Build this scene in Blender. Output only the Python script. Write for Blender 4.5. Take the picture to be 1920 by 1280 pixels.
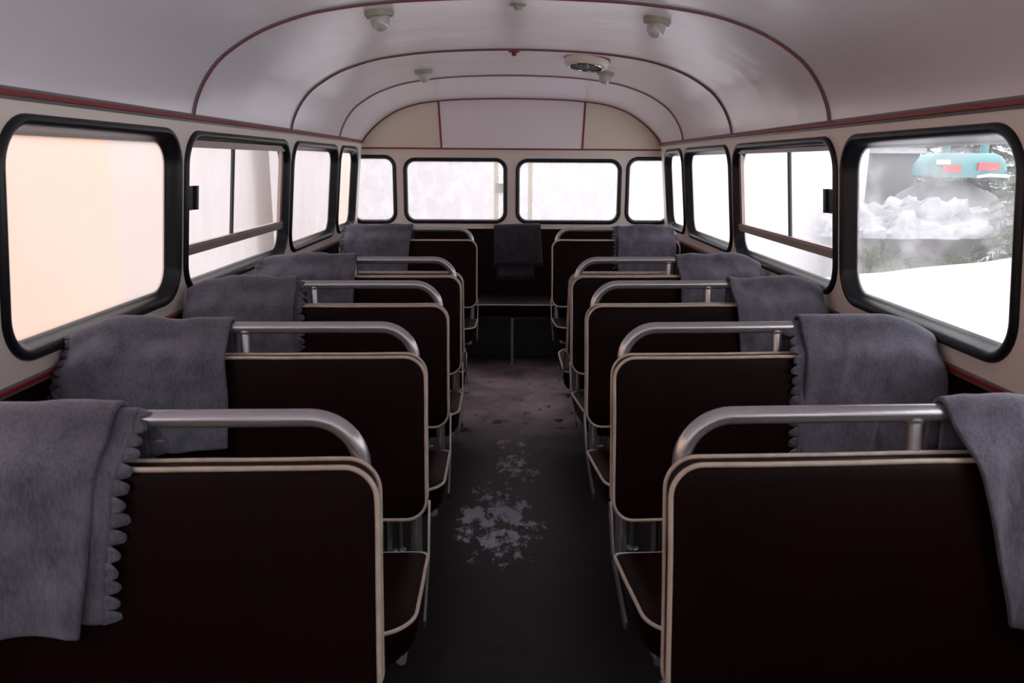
import bpy, bmesh, math, random
from mathutils import Vector, Matrix, noise

for o in list(bpy.data.objects):
    bpy.data.objects.remove(o)
sc = bpy.context.scene
COL = sc.collection
PI = math.pi

# ------------------------------------------------------------------ camera
FPX = 1493.0
CZ = 1.46
cam_d = bpy.data.cameras.new('camera')
cam = bpy.data.objects.new('camera', cam_d)
COL.objects.link(cam)
cam_d.sensor_fit = 'HORIZONTAL'
cam_d.sensor_width = 36.0
cam_d.lens = 36.0 * FPX / 1920.0
cam_d.clip_start = 0.02
cam_d.clip_end = 300
pitch = math.atan(336 / FPX)
yaw = math.atan(-3 / FPX * math.cos(pitch))
Rm = Matrix.Rotation(yaw, 4, 'Z') @ Matrix.Rotation(-pitch, 4, 'X') @ Matrix.Rotation(math.radians(-0.3), 4, 'Y')
cam.matrix_world = Matrix.Translation((0, 0, CZ)) @ Rm @ Matrix.Rotation(PI / 2, 4, 'X')
sc.camera = cam
cam_d.dof.use_dof = True
cam_d.dof.focus_distance = 4.2
cam_d.dof.aperture_fstop = 7.0

# ------------------------------------------------------------------ world, exposure
w = bpy.data.worlds.new('overcast_sky')
sc.world = w
w.use_nodes = True
wn = w.node_tree.nodes
wl = w.node_tree.links
bg = wn['Background']
tc = wn.new('ShaderNodeTexCoord')
# heavily overcast: horizon about a quarter as bright as the zenith
sx = wn.new('ShaderNodeSeparateXYZ')
cr = wn.new('ShaderNodeValToRGB')
cr.color_ramp.elements[0].position = 0.0
cr.color_ramp.elements[0].color = (0.20, 0.20, 0.208, 1)
cr.color_ramp.elements[1].position = 1.0
cr.color_ramp.elements[1].color = (1.0, 0.985, 1.02, 1)
wl.new(tc.outputs['Generated'], sx.inputs[0])
wl.new(sx.outputs['Z'], cr.inputs[0])
wl.new(cr.outputs[0], bg.inputs['Color'])
bg.inputs['Strength'].default_value = 6.3

sc.view_settings.view_transform = 'Standard'
sc.view_settings.look = 'None'
sc.view_settings.gamma = 1
sc.view_settings.use_curve_mapping = False
sc.view_settings.exposure = 0.0
sc.cycles.transparent_max_bounces = 12
sc.cycles.max_bounces = 10
sc.cycles.diffuse_bounces = 5
sc.cycles.sample_clamp_indirect = 4.0

# ------------------------------------------------------------------ materials
def mat(name, color, rough=0.5, metal=0.0, spec=0.5, bump=None, var=None, coat=0.0, sheen=0.0):
    """color; bump=(scale,strength,detail); var=(scale,color2,lo,hi) noise mix of colours"""
    m = bpy.data.materials.new(name)
    m.use_nodes = True
    n, l = m.node_tree.nodes, m.node_tree.links
    b = n['Principled BSDF']
    b.inputs['Base Color'].default_value = (*color, 1)
    b.inputs['Roughness'].default_value = rough
    b.inputs['Metallic'].default_value = metal
    b.inputs['Specular IOR Level'].default_value = spec
    b.inputs['Coat Weight'].default_value = coat
    b.inputs['Sheen Weight'].default_value = sheen
    t = n.new('ShaderNodeTexCoord')
    if var:
        no = n.new('ShaderNodeTexNoise')
        no.inputs['Scale'].default_value = var[0]
        no.inputs['Detail'].default_value = 6
        l.new(t.outputs['Object'], no.inputs['Vector'])
        r = n.new('ShaderNodeValToRGB')
        r.color_ramp.elements[0].position = var[2]
        r.color_ramp.elements[0].color = (*color, 1)
        r.color_ramp.elements[1].position = var[3]
        r.color_ramp.elements[1].color = (*var[1], 1)
        l.new(no.outputs['Fac'], r.inputs[0])
        l.new(r.outputs[0], b.inputs['Base Color'])
    if bump:
        no = n.new('ShaderNodeTexNoise')
        no.inputs['Scale'].default_value = bump[0]
        no.inputs['Detail'].default_value = bump[2]
        l.new(t.outputs['Object'], no.inputs['Vector'])
        bp = n.new('ShaderNodeBump')
        bp.inputs['Strength'].default_value = bump[1]
        bp.inputs['Distance'].default_value = 0.01
        l.new(no.outputs['Fac'], bp.inputs['Height'])
        l.new(bp.outputs[0], b.inputs['Normal'])
    return m

M = {}
M['ceiling'] = mat('ceiling_enamel', (0.88, 0.82, 0.87), 0.22, 0, 0.55, bump=(2.0, 1.0, 3), var=(1.3, (0.84, 0.78, 0.83), 0.35, 0.65))
M['cream'] = mat('cream_enamel', (0.86, 0.76, 0.69), 0.38, 0, 0.4, bump=(3, 0.15, 2), var=(2.5, (0.82, 0.72, 0.65), 0.4, 0.7))
M['olive'] = mat('beige_panel', (0.80, 0.69, 0.58), 0.5, 0, 0.3)
M['lilac'] = mat('lilac_panel', (0.88, 0.81, 0.84), 0.45, 0, 0.3)
M['red'] = mat('red_trim', (0.24, 0.008, 0.018), 0.35)
M['trimgrey'] = mat('trim_edge', (0.17, 0.155, 0.16), 0.35)
M['rubber'] = mat('black_rubber', (0.006, 0.006, 0.009), 0.34, 0, 0.4, bump=(60, 0.05, 2))
M['vinyl'] = mat('brown_vinyl', (0.010, 0.0014, 0.0018), 0.45, 0, 0.08, bump=(260, 0.12, 3), var=(5, (0.0075, 0.0012, 0.0015), 0.35, 0.7))
M['piping'] = mat('cream_piping', (0.60, 0.50, 0.42), 0.5, 0, 0.4, bump=(120, 0.2, 2), var=(30, (0.48, 0.38, 0.31), 0.4, 0.7))
M['tube'] = mat('grey_painted_steel', (0.48, 0.46, 0.485), 0.26, 0.75, 0.5, bump=(40, 0.04, 2))
M['bronze'] = mat('anodised_rail', (0.40, 0.32, 0.30), 0.4, 0.3, 0.5, bump=(80, 0.1, 2))
M['plastic'] = mat('black_plastic', (0.010, 0.010, 0.013), 0.4)
M['lampbase'] = mat('lamp_base', (0.36, 0.34, 0.28), 0.4)
M['sash'] = mat('sash_edge', (0.06, 0.07, 0.072), 0.4)
M['chrome'] = mat('chrome', (0.6, 0.6, 0.6), 0.18, 1.0)
M['grille'] = mat('dark_grille', (0.03, 0.035, 0.035), 0.5)
M['snow'] = mat('snow', (0.92, 0.92, 0.94), 0.7, 0, 0.3, bump=(6, 0.5, 6))
M['grey_snow'] = mat('mottled_grey_snow', (0.40, 0.40, 0.42), 0.8, 0, 0.2, bump=(5, 0.8, 6), var=(2.2, (0.26, 0.255, 0.27), 0.42, 0.62))  # greyer than the ground snow, mottled at random
M['bark'] = mat('bark', (0.06, 0.045, 0.035), 0.8)
M['needles'] = mat('needles', (0.03, 0.065, 0.015), 0.7, var=(3, (0.075, 0.10, 0.035), 0.4, 0.6))
M['twig'] = mat('twigs', (0.07, 0.06, 0.035), 0.8)
M['teal'] = mat('teal_paint', (0.06, 0.19, 0.20), 0.4)
M['pink'] = mat('coral_cover', (0.36, 0.05, 0.06), 0.6)
M['shed'] = mat('grey_render', (0.15, 0.145, 0.15), 0.8)
M['stone'] = mat('grey_wall', (0.24, 0.23, 0.23), 0.8, var=(2, (0.18, 0.17, 0.17), 0.4, 0.6))
M['forest'] = mat('dark_needles', (0.035, 0.045, 0.03), 0.9)
M['peach'] = mat('peach_plaster', (0.80, 0.46, 0.27), 0.8, var=(0.5, (0.76, 0.54, 0.42), 0.35, 0.65))
M['pale'] = mat('pale_backing', (0.52, 0.495, 0.505), 0.8)
M['postcream'] = mat('cream_post', (0.30, 0.26, 0.17), 0.6)
M['white'] = mat('white_rail', (0.8, 0.8, 0.8), 0.5)

def fabric(k=1.0):
    m = mat('grey_wool', (0.12, 0.115, 0.14), 0.95, 0, 0.1, sheen=0.35)
    n, l = m.node_tree.nodes, m.node_tree.links
    b = n['Principled BSDF']
    t = n.new('ShaderNodeTexCoord')
    mp = n.new('ShaderNodeMapping')
    mp.inputs['Scale'].default_value = (220, 220, 60)
    l.new(t.outputs['Object'], mp.inputs[0])
    a = n.new('ShaderNodeTexNoise'); a.inputs['Scale'].default_value = 1; a.inputs['Detail'].default_value = 5
    l.new(mp.outputs[0], a.inputs['Vector'])
    c = n.new('ShaderNodeTexNoise'); c.inputs['Scale'].default_value = 18; c.inputs['Detail'].default_value = 6
    l.new(t.outputs['Object'], c.inputs['Vector'])
    mx = n.new('ShaderNodeMath'); mx.operation = 'ADD'
    l.new(a.outputs['Fac'], mx.inputs[0]); l.new(c.outputs['Fac'], mx.inputs[1])
    r = n.new('ShaderNodeValToRGB')
    r.color_ramp.elements[0].position = 0.34; r.color_ramp.elements[0].color = (0.063 * k, 0.059 * k, 0.078 * k, 1)
    r.color_ramp.elements[1].position = 0.66; r.color_ramp.elements[1].color = (0.142 * k, 0.134 * k, 0.168 * k, 1)
    h = n.new('ShaderNodeMath'); h.operation = 'MULTIPLY'; h.inputs[1].default_value = 0.5
    l.new(mx.outputs[0], h.inputs[0]); l.new(h.outputs[0], r.inputs[0]); l.new(r.outputs[0], b.inputs['Base Color'])
    bp = n.new('ShaderNodeBump'); bp.inputs['Strength'].default_value = 0.5; bp.inputs['Distance'].default_value = 0.004
    l.new(h.outputs[0], bp.inputs['Height']); l.new(bp.outputs[0], b.inputs['Normal'])
    b.inputs['Sheen Tint'].default_value = (0.8, 0.8, 0.9, 1)
    return m
M['wool'] = fabric()
M['charcoal'] = fabric(0.42)
M['charcoal'].node_tree.nodes['Principled BSDF'].inputs['Sheen Weight'].default_value = 0.1

def floor_mat():
    m = mat('worn_linoleum', (0.02, 0.017, 0.019), 0.42, 0, 0.22)
    n, l = m.node_tree.nodes, m.node_tree.links
    b = n['Principled BSDF']
    t = n.new('ShaderNodeTexCoord')
    def nz(scale, detail, sc3=(1, 1, 1), rough=0.6):
        mp = n.new('ShaderNodeMapping'); mp.inputs['Scale'].default_value = sc3
        l.new(t.outputs['Object'], mp.inputs[0])
        a = n.new('ShaderNodeTexNoise'); a.inputs['Scale'].default_value = scale; a.inputs['Detail'].default_value = detail
        a.inputs['Roughness'].default_value = rough
        l.new(mp.outputs[0], a.inputs['Vector']); return a.outputs['Fac']
    def ramp(src, lo, hi, c0=(0, 0, 0), c1=(1, 1, 1)):
        r = n.new('ShaderNodeValToRGB'); r.color_ramp.elements[0].position = lo; r.color_ramp.elements[1].position = hi
        r.color_ramp.elements[0].color = (*c0, 1); r.color_ramp.elements[1].color = (*c1, 1)
        l.new(src, r.inputs[0]); return r.outputs[0]
    def mul(a, bb):
        x = n.new('ShaderNodeMath'); x.operation = 'MULTIPLY'
        l.new(a, x.inputs[0]); l.new(bb, x.inputs[1]); return x.outputs[0]
    # worn, stained aisle patch, its bright reflection painted in, as an ellipsoid distance
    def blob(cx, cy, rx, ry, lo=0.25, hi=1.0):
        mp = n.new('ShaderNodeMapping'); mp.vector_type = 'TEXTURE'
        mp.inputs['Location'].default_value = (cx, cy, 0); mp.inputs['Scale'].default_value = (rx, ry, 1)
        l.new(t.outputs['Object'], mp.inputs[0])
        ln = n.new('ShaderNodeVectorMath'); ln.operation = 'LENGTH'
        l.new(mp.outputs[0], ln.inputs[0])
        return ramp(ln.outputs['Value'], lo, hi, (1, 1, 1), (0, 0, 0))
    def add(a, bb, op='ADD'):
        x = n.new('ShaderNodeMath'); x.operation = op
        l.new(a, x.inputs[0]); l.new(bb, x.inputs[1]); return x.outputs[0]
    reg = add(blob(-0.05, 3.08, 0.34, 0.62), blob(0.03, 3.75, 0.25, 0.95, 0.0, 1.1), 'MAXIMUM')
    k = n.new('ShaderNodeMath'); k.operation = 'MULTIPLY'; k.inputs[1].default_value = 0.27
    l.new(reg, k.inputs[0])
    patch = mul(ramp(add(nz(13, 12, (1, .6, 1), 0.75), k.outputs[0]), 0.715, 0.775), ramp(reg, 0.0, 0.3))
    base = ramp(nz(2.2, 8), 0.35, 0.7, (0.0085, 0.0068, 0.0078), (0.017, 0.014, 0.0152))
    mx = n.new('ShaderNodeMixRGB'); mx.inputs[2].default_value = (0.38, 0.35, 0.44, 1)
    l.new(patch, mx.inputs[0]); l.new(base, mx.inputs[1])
    # reflected light painted into the floor colour towards the rear of the aisle
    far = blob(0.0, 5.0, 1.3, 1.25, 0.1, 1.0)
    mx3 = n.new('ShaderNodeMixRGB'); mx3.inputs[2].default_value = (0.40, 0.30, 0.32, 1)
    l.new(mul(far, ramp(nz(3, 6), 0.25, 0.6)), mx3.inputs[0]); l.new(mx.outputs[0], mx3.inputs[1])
    dark = ramp(nz(9, 5, (1, .8, 1)), 0.60, 0.65)
    mx2 = n.new('ShaderNodeMixRGB'); mx2.inputs[2].default_value = (0.005, 0.003, 0.0035, 1)
    l.new(dark, mx2.inputs[0]); l.new(mx3.outputs[0], mx2.inputs[1]); l.new(mx2.outputs[0], b.inputs['Base Color'])
    l.new(ramp(patch, 0, 1, (0.42,) * 3, (0.6,) * 3), b.inputs['Roughness'])
    bp = n.new('ShaderNodeBump'); bp.inputs['Strength'].default_value = 0.15; bp.inputs['Distance'].default_value = 0.004
    l.new(nz(30, 5), bp.inputs['Height']); l.new(bp.outputs[0], b.inputs['Normal'])
    return m
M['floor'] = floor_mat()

def glass_mat(name, lo, hi, scale, stretch=(1, 1, 1), lo_v=0.3, hi_v=0.7, tint=(0.48, 0.475, 0.485)):
    """misted pane: share of translucent condensation between lo_v and hi_v steered by noise"""
    m = bpy.data.materials.new(name); m.use_nodes = True
    n, l = m.node_tree.nodes, m.node_tree.links
    n.remove(n['Principled BSDF']); out = n['Material Output']
    tr = n.new('ShaderNodeBsdfTransparent'); tr.inputs[0].default_value = (0.97, 0.98, 0.98, 1)
    tl = n.new('ShaderNodeBsdfTranslucent'); tl.inputs[0].default_value = (*tint, 1)
    gl = n.new('ShaderNodeBsdfGlossy'); gl.inputs['Roughness'].default_value = 0.1; gl.inputs[0].default_value = (1, 1, 1, 1)
    t = n.new('ShaderNodeTexCoord'); mp = n.new('ShaderNodeMapping'); mp.inputs['Scale'].default_value = stretch
    l.new(t.outputs['Object'], mp.inputs[0])
    a = n.new('ShaderNodeTexNoise'); a.inputs['Scale'].default_value = scale; a.inputs['Detail'].default_value = 8
    l.new(mp.outputs[0], a.inputs['Vector'])
    r = n.new('ShaderNodeValToRGB')
    r.color_ramp.elements[0].position = lo; r.color_ramp.elements[0].color = (lo_v,) * 3 + (1,)
    r.color_ramp.elements[1].position = hi; r.color_ramp.elements[1].color = (hi_v,) * 3 + (1,)
    l.new(a.outputs['Fac'], r.inputs[0])
    m1 = n.new('ShaderNodeMixShader'); l.new(r.outputs[0], m1.inputs[0]); l.new(tr.outputs[0], m1.inputs[1]); l.new(tl.outputs[0], m1.inputs[2])
    m2 = n.new('ShaderNodeMixShader'); m2.inputs[0].default_value = 0.03
    l.new(m1.outputs[0], m2.inputs[1]); l.new(gl.outputs[0], m2.inputs[2]); l.new(m2.outputs[0], out.inputs[0])
    return m
M['mist'] = glass_mat('misted_glass', 0.3, 0.7, 6, (1, 1, 0.5), 0.46, 0.56, (0.262, 0.260, 0.265))
M['mist_heavy'] = glass_mat('heavily_misted_glass', 0.3, 0.7, 3, (1, 1, 0.5), 0.72, 0.80, (0.37, 0.345, 0.335))
M['bare'] = glass_mat('bare_glass', 0.3, 0.7, 3, (1, 1, 1), 0.02, 0.08)
M['mist_rear'] = glass_mat('misted_rear_glass', 0.35, 0.65, 14, (1, 1, 0.6), 0.46, 0.62, (0.250, 0.243, 0.250))
M['clear'] = glass_mat('wiped_glass', 0.42, 0.62, 4.5, (1, 1.0, 2.2), 0.22, 0.66, (0.235, 0.233, 0.236))

def lamp_glass():
    m = mat('opal_glass', (0.62, 0.60, 0.55), 0.12, 0, 0.6, coat=0.6)
    m.node_tree.nodes['Principled BSDF'].inputs['Transmission Weight'].default_value = 0.25
    return m
M['opal'] = lamp_glass()

# ------------------------------------------------------------------ mesh helpers
class MB:
    def __init__(s):
        s.v = []; s.f = []
    def add(s, vs, fs):
        k = len(s.v); s.v += [tuple(p) for p in vs]; s.f += [tuple(i + k for i in f) for f in fs]; return s
    def box(s, x0, x1, y0, y1, z0, z1):
        vs = [(x, y, z) for x in (x0, x1) for y in (y0, y1) for z in (z0, z1)]
        return s.add(vs, [(0, 1, 3, 2), (4, 6, 7, 5), (0, 4, 5, 1), (2, 3, 7, 6), (0, 2, 6, 4), (1, 5, 7, 3)])
    def obox(s, c, ax, ay, az, hx, hy, hz):
        c = Vector(c); vs = []
        for i in (-1, 1):
            for j in (-1, 1):
                for k in (-1, 1):
                    vs.append(c + ax * hx * i + ay * hy * j + az * hz * k)
        return s.add(vs, [(0, 1, 3, 2), (4, 6, 7, 5), (0, 4, 5, 1), (2, 3, 7, 6), (0, 2, 6, 4), (1, 5, 7, 3)])
    def tube(s, pts, r, n=12, closed=False, caps=True, flat=None):
        pts = [Vector(p) for p in pts]; N = len(pts)
        tang = []
        for i in range(N):
            a = pts[(i - 1) % N] if (closed or i > 0) else pts[i]
            b = pts[(i + 1) % N] if (closed or i < N - 1) else pts[i]
            tang.append((b - a).normalized())
        u = tang[0].orthogonal().normalized(); vs = []
        rs = r if isinstance(r, (list, tuple)) else [r] * N
        for i in range(N):
            t = tang[i]; u = (u - t * u.dot(t))
            u = u.normalized() if u.length > 1e-6 else t.orthogonal().normalized()
            w_ = t.cross(u)
            for k in range(n):
                a = 2 * PI * k / n
                vs.append(pts[i] + (u * math.cos(a) + w_ * math.sin(a)) * rs[i])
        fs = []
        for i in range(N if closed else N - 1):
            for k in range(n):
                a = i * n + k; b = i * n + (k + 1) % n; j = (i + 1) % N
                fs.append((a, b, j * n + (k + 1) % n, j * n + k))
        if closed:
            # re-match last ring twist
            pass
        elif caps:
            fs.append(tuple(range(n - 1, -1, -1))); fs.append(tuple((N - 1) * n + k for k in range(n)))
        return s.add(vs, fs)
    def lathe(s, prof, c, axis=Vector((0, 0, 1)), n=28, sx=1.0):
        c = Vector(c); u = axis.orthogonal().normalized(); w_ = axis.cross(u); vs = []
        for (r, h) in prof:
            for k in range(n):
                a = 2 * PI * k / n
                vs.append(c + axis * h + (u * math.cos(a) * sx + w_ * math.sin(a)) * r)
        fs = []
        for i in range(len(prof) - 1):
            for k in range(n):
                fs.append((i * n + k, i * n + (k + 1) % n, (i + 1) * n + (k + 1) % n, (i + 1) * n + k))
        fs.append(tuple(range(n - 1, -1, -1))); fs.append(tuple((len(prof) - 1) * n + k for k in range(n)))
        return s.add(vs, fs)
    def grid(s, rows):
        h = len(rows); w_ = len(rows[0]); vs = [p for r in rows for p in r]
        return s.add(vs, [(i * w_ + j, i * w_ + j + 1, (i + 1) * w_ + j + 1, (i + 1) * w_ + j) for i in range(h - 1) for j in range(w_ - 1)])
    def build(s, name, m, parent=None, smooth=True, angle=40, loc=None):
        me = bpy.data.meshes.new(name); me.from_pydata(s.v, [], s.f); me.update()
        bm = bmesh.new(); bm.from_mesh(me); bmesh.ops.recalc_face_normals(bm, faces=bm.faces[:])
        if smooth:
            for e in bm.edges:
                if len(e.link_faces) == 2 and e.calc_face_angle(0) > math.radians(angle): e.smooth = False
        bm.to_mesh(me); bm.free()
        if smooth:
            for p in me.polygons: p.use_smooth = True
        me.materials.append(m)
        o = bpy.data.objects.new(name, me); COL.objects.link(o)
        if parent: o.parent = parent
        if loc: o.location = loc
        return o

def tag(o, label=None, cat=None, group=None, kind=None):
    if label: o['label'] = label
    if cat: o['category'] = cat
    if group: o['group'] = group
    if kind: o['kind'] = kind
    return o
def struct(o, label=None):
    o['kind'] = 'structure'
    if label: o['label'] = label
    return o
def empty(name, loc=(0, 0, 0), rz=0):
    o = bpy.data.objects.new(name, None); COL.objects.link(o)
    o.location = loc; o.rotation_euler = (0, 0, rz); o.empty_display_size = 0.05
    return o
def copy_tree(o, parent=None):
    c = o.copy(); COL.objects.link(c); c.parent = parent
    for ch in list(o.children): copy_tree(ch, c)
    return c

def rr(x0, x1, z0, z1, r, n=8):
    r = min(r, (x1 - x0) / 2 - 1e-4, (z1 - z0) / 2 - 1e-4); pts = []
    for cx, cz, a0 in ((x1 - r, z1 - r, 0), (x0 + r, z1 - r, PI / 2), (x0 + r, z0 + r, PI), (x1 - r, z0 + r, 1.5 * PI)):
        for k in range(n + 1):
            a = a0 + PI / 2 * k / n; pts.append((cx + r * math.cos(a), cz + r * math.sin(a)))
    return pts

def panel_with_holes(name, outer, holes, mapf, m, thick, parent=None, outward=None):
    bm = bmesh.new()
    for loop in [outer] + holes:
        vs = [bm.verts.new((p[0], p[1], 0)) for p in loop]
        for i in range(len(vs)): bm.edges.new((vs[i], vs[(i + 1) % len(vs)]))
    bmesh.ops.triangle_fill(bm, use_beauty=True, use_dissolve=False, edges=bm.edges[:])
    front = {}
    geo = bmesh.ops.extrude_face_region(bm, geom=bm.faces[:])
    new = [g for g in geo['geom'] if isinstance(g, bmesh.types.BMVert)]
    newset = set(new)
    for v in bm.verts:
        n_ = thick if v in newset else 0.0
        v.co = Vector(mapf(v.co.x, v.co.y, n_))
    bmesh.ops.recalc_face_normals(bm, faces=bm.faces[:])
    me = bpy.data.meshes.new(name); bm.to_mesh(me); bm.free(); me.materials.append(m)
    o = bpy.data.objects.new(name, me); COL.objects.link(o)
    if parent: o.parent = parent
    return o

# ------------------------------------------------------------------ bus body shell
Y0, YR = -1.55, 6.45           # front end, rear wall
def WX(z): return 1.184 - 0.094 * (z - CZ)
WAIST = 0.903
def wallmap(side):
    return lambda y, z, n: (side * (WX(z) + n), y, z)
WIN = [(-0.80, 0.50), (0.56, 1.825), (1.87, 2.918), (2.955, 4.345), (4.395, 5.562), (5.602, 6.262)]
def win_z(side): return (0.955, 1.570) if side < 0 else (0.962, 1.561)
TRIMZ = {-1: 1.612, 1: 1.601}

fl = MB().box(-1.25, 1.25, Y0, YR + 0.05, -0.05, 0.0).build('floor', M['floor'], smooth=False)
struct(fl)

side_name = {-1: 'left', 1: 'right'}
for s in (-1, 1):
    z0, z1 = win_z(s)
    holes = [rr(a + 0.012, b - 0.012, z0 + 0.012, z1 - 0.012, 0.115) for a, b in WIN]
    o = panel_with_holes('wall_' + side_name[s], [(Y0, WAIST), (6.42, WAIST), (6.42, 1.615), (Y0, 1.615)], holes, wallmap(s), M['cream'], 0.036)
    struct(o)
    lp = MB()
    X = WX(WAIST)
    lp.box(min(s * X, s * (X + 0.04)), max(s * X, s * (X + 0.04)), Y0, 6.45, 0.0, WAIST)
    o2 = lp.build('lower_panel', M['vinyl'], o, smooth=False)
    # corner pocket closing the body outside the rear corner pane
    cb = MB()
    cb.box(min(s * 1.33, s * 1.37), max(s * 1.33, s * 1.37), 6.36, 6.5, 0.0, 1.66)
    cb.box(min(s * 1.19, s * 1.37), max(s * 1.19, s * 1.37), 6.36, 6.5, 1.60, 1.66)
    cb.box(min(s * 1.24, s * 1.37), max(s * 1.24, s * 1.37), 6.36, 6.5, 0.86, 0.93)
    cb.box(min(s * 1.225, s * 1.37), max(s * 1.225, s * 1.37), 6.355, 6.375, 0.0, 1.66)
    cb.build('corner_post', M['cream'], o, smooth=False)

# roof sections
SEC = [(1.172, 1.600), (1.157, 1.665), (1.12, 1.742), (1.065, 1.812), (1.0, 1.862), (.93, 1.903), (.86, 1.934), (.76, 1.967), (.66, 1.989), (.5, 2.011), (.35, 2.023), (.15, 2.031), (0, 2.033)]
SEC4 = [(1.172, 1.600), (1.152, 1.640), (1.105, 1.695), (1.05, 1.745), (1.0, 1.783), (.93, 1.828), (.86, 1.861), (.76, 1.893), (.66, 1.912), (.5, 1.929), (.35, 1.937), (.15, 1.942), (0, 1.943)]
def smooth_curve(pts, k=3):
    pts = [Vector((p[0], p[1])) for p in pts]
    out = []
    N = len(pts)
    for i in range(N - 1):
        p0 = pts[max(i - 1, 0)]; p1 = pts[i]; p2 = pts[i + 1]; p3 = pts[min(i + 2, N - 1)]
        for j in range(k):
            t = j / k
            out.append(0.5 * ((2 * p1) + (-p0 + p2) * t + (2 * p0 - 5 * p1 + 4 * p2 - p3) * t * t + (-p0 + 3 * p1 - 3 * p2 + p3) * t ** 3))
    out.append(pts[-1]); return [(p.x, p.y) for p in out]
def full(sec):
    h = smooth_curve(sec); return [(-x, z) for x, z in h] + [(x, z) for x, z in reversed(h[:-1])]
FA, FB = full(SEC), full(SEC4)
def section(y):
    t = max(0.0, min(1.0, (y - 5.45) / (6.42 - 5.45))); t = t * t * (3 - 2 * t) if t < 1 else 1
    return [(a[0] * (1 - t) + b[0] * t, a[1] * (1 - t) + b[1] * t) for a, b in zip(FA, FB)]
def roof_z(x, y):
    s_ = section(y)
    for (x0, z0), (x1, z1) in zip(s_, s_[1:]):
        if x0 <= x <= x1: return z0 + (z1 - z0) * (x - x0) / (x1 - x0 + 1e-9)
    return 1.6
def roof_n(x, y):
    d = 0.02
    return Vector((-(roof_z(x + d, y) - roof_z(x - d, y)) / (2 * d), 0, 1)).normalized()
ys = [Y0 + (5.45 - Y0) * i / 14 for i in range(15)] + [5.45 + (6.42 - 5.45) * i / 8 for i in range(1, 9)] + [6.47]
mb = MB(); inner = [[(x, y, z) for x, z in section(y)] for y in ys]
outer = [[(x * 1.03, y, z + 0.04) for x, z in section(y)] for y in ys]
mb.grid(inner); mb.grid(outer)
ce = mb.build('ceiling', M['ceiling']); struct(ce)

# front bulkhead behind the camera
fw = MB(); s0 = section(Y0)
poly = [(-1.236, 0.0)] + [(-WX(1.55), 1.55)] + s0 + [(WX(1.55), 1.55), (1.236, 0.0)]
FRONTWIN = [(-1.05, -0.04), (0.04, 1.05)]
fwall = panel_with_holes('wall_front', poly, [rr(a, b, 0.88, 1.60, 0.1) for a, b in FRONTWIN], lambda x, z, n: (x, Y0 - n, z), M['cream'], 0.04)
struct(fwall)

# rear wall with its four windows
REARWIN = [(-1.285, -0.911), (-0.858, -0.031), (0.035, 0.878), (0.909, 1.285)]
RZ = [(0.972, 1.512), (0.977, 1.493), (0.976, 1.489), (0.977, 1.507)]
holes = [rr(a + 0.008, b - 0.008, z[0] + 0.008, z[1] - 0.008, 0.085) for (a, b), z in zip(REARWIN, RZ)]
rw = panel_with_holes('wall_rear', [(-1.34, 0.0), (1.34, 0.0), (1.34, 1.59), (-1.34, 1.59)], holes, lambda x, z, n: (x, YR + n, z), M['cream'], 0.03)
struct(rw)
# upper panels of the rear wall
arc = [(x, z) for x, z in section(6.42)]
def under_arc(x0, x1):
    pts = [(x, z) for x, z in arc if x0 < x < x1]
    pts = [(x0, roof_z(x0, 6.42))] + pts + [(x1, roof_z(x1, 6.42))]
    return [(x1, 1.56), (x0, 1.56)] + pts
for nm, x0, x1, m_ in (('side_panel', -1.171, -0.56, 'olive'), ('centre_panel', -0.56, 0.565, 'lilac'), ('side_panel', 0.565, 1.171, 'olive')):
    p = under_arc(x0, x1); k = len(p); b = MB()
    b.add([(x, 6.425, z) for x, z in p] + [(x, 6.46, z) for x, z in p], [tuple(range(k)), tuple(range(2 * k - 1, k - 1, -1))] + [(i, (i + 1) % k, k + (i + 1) % k, k + i) for i in range(k)])
    b.build(nm, M[m_], rw, smooth=False)

# ------------------------------------------------------------------ trims
def strip(name, path, nrm, wdir, w1, h1, w2, h2, parent=None, red='red', edge='trimgrey'):
    """flat moulding: edge strip w1 x h1 with a red bead w2 x h2; nrm(i), wdir(i) unit vectors"""
    def sweep(wid, hei):
        b = MB(); N = len(path)
        for i in range(N):
            p = Vector(path[i]); n_ = nrm(i); d = wdir(i)
            for a, c in ((-.5, -0.3), (-.5, .5), (-.3, 1), (.3, 1), (.5, .5), (.5, -0.3)):
                b.v.append(tuple(p + d * wid * a + n_ * hei * c))
        for i in range(N - 1):
            for j in range(6):
                b.f.append((i * 6 + j, i * 6 + (j + 1) % 6, (i + 1) * 6 + (j + 1) % 6, (i + 1) * 6 + j))
        b.f.append(tuple(range(6))); b.f.append(tuple((N - 1) * 6 + j for j in range(6))); return b
    o = sweep(w1, h1).build(name, M[edge], parent)
    r = sweep(w2, h2).build('red_bead', M[red], o)
    return o
tn = 1
for Y in (3.03, 4.36, 5.576, 6.418):
    s_ = section(Y); path = [(x, Y, z) for x, z in s_ if z > 1.606]
    def nrm(i, path=path):
        a = Vector(path[max(i - 1, 0)]); b = Vector(path[min(i + 1, len(path) - 1)]); t = (b - a).normalized()
        return Vector((t.z, 0, -t.x))
    o = strip('trim_%d' % tn, path, nrm, lambda i: Vector((0, 1, 0)), 0.026 if Y < 6 else 0.012, 0.005, 0.009 if Y < 6 else 0.010, 0.009)
    struct(o, 'slim curved roof moulding with a dark red centre bead'); tn += 1
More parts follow.
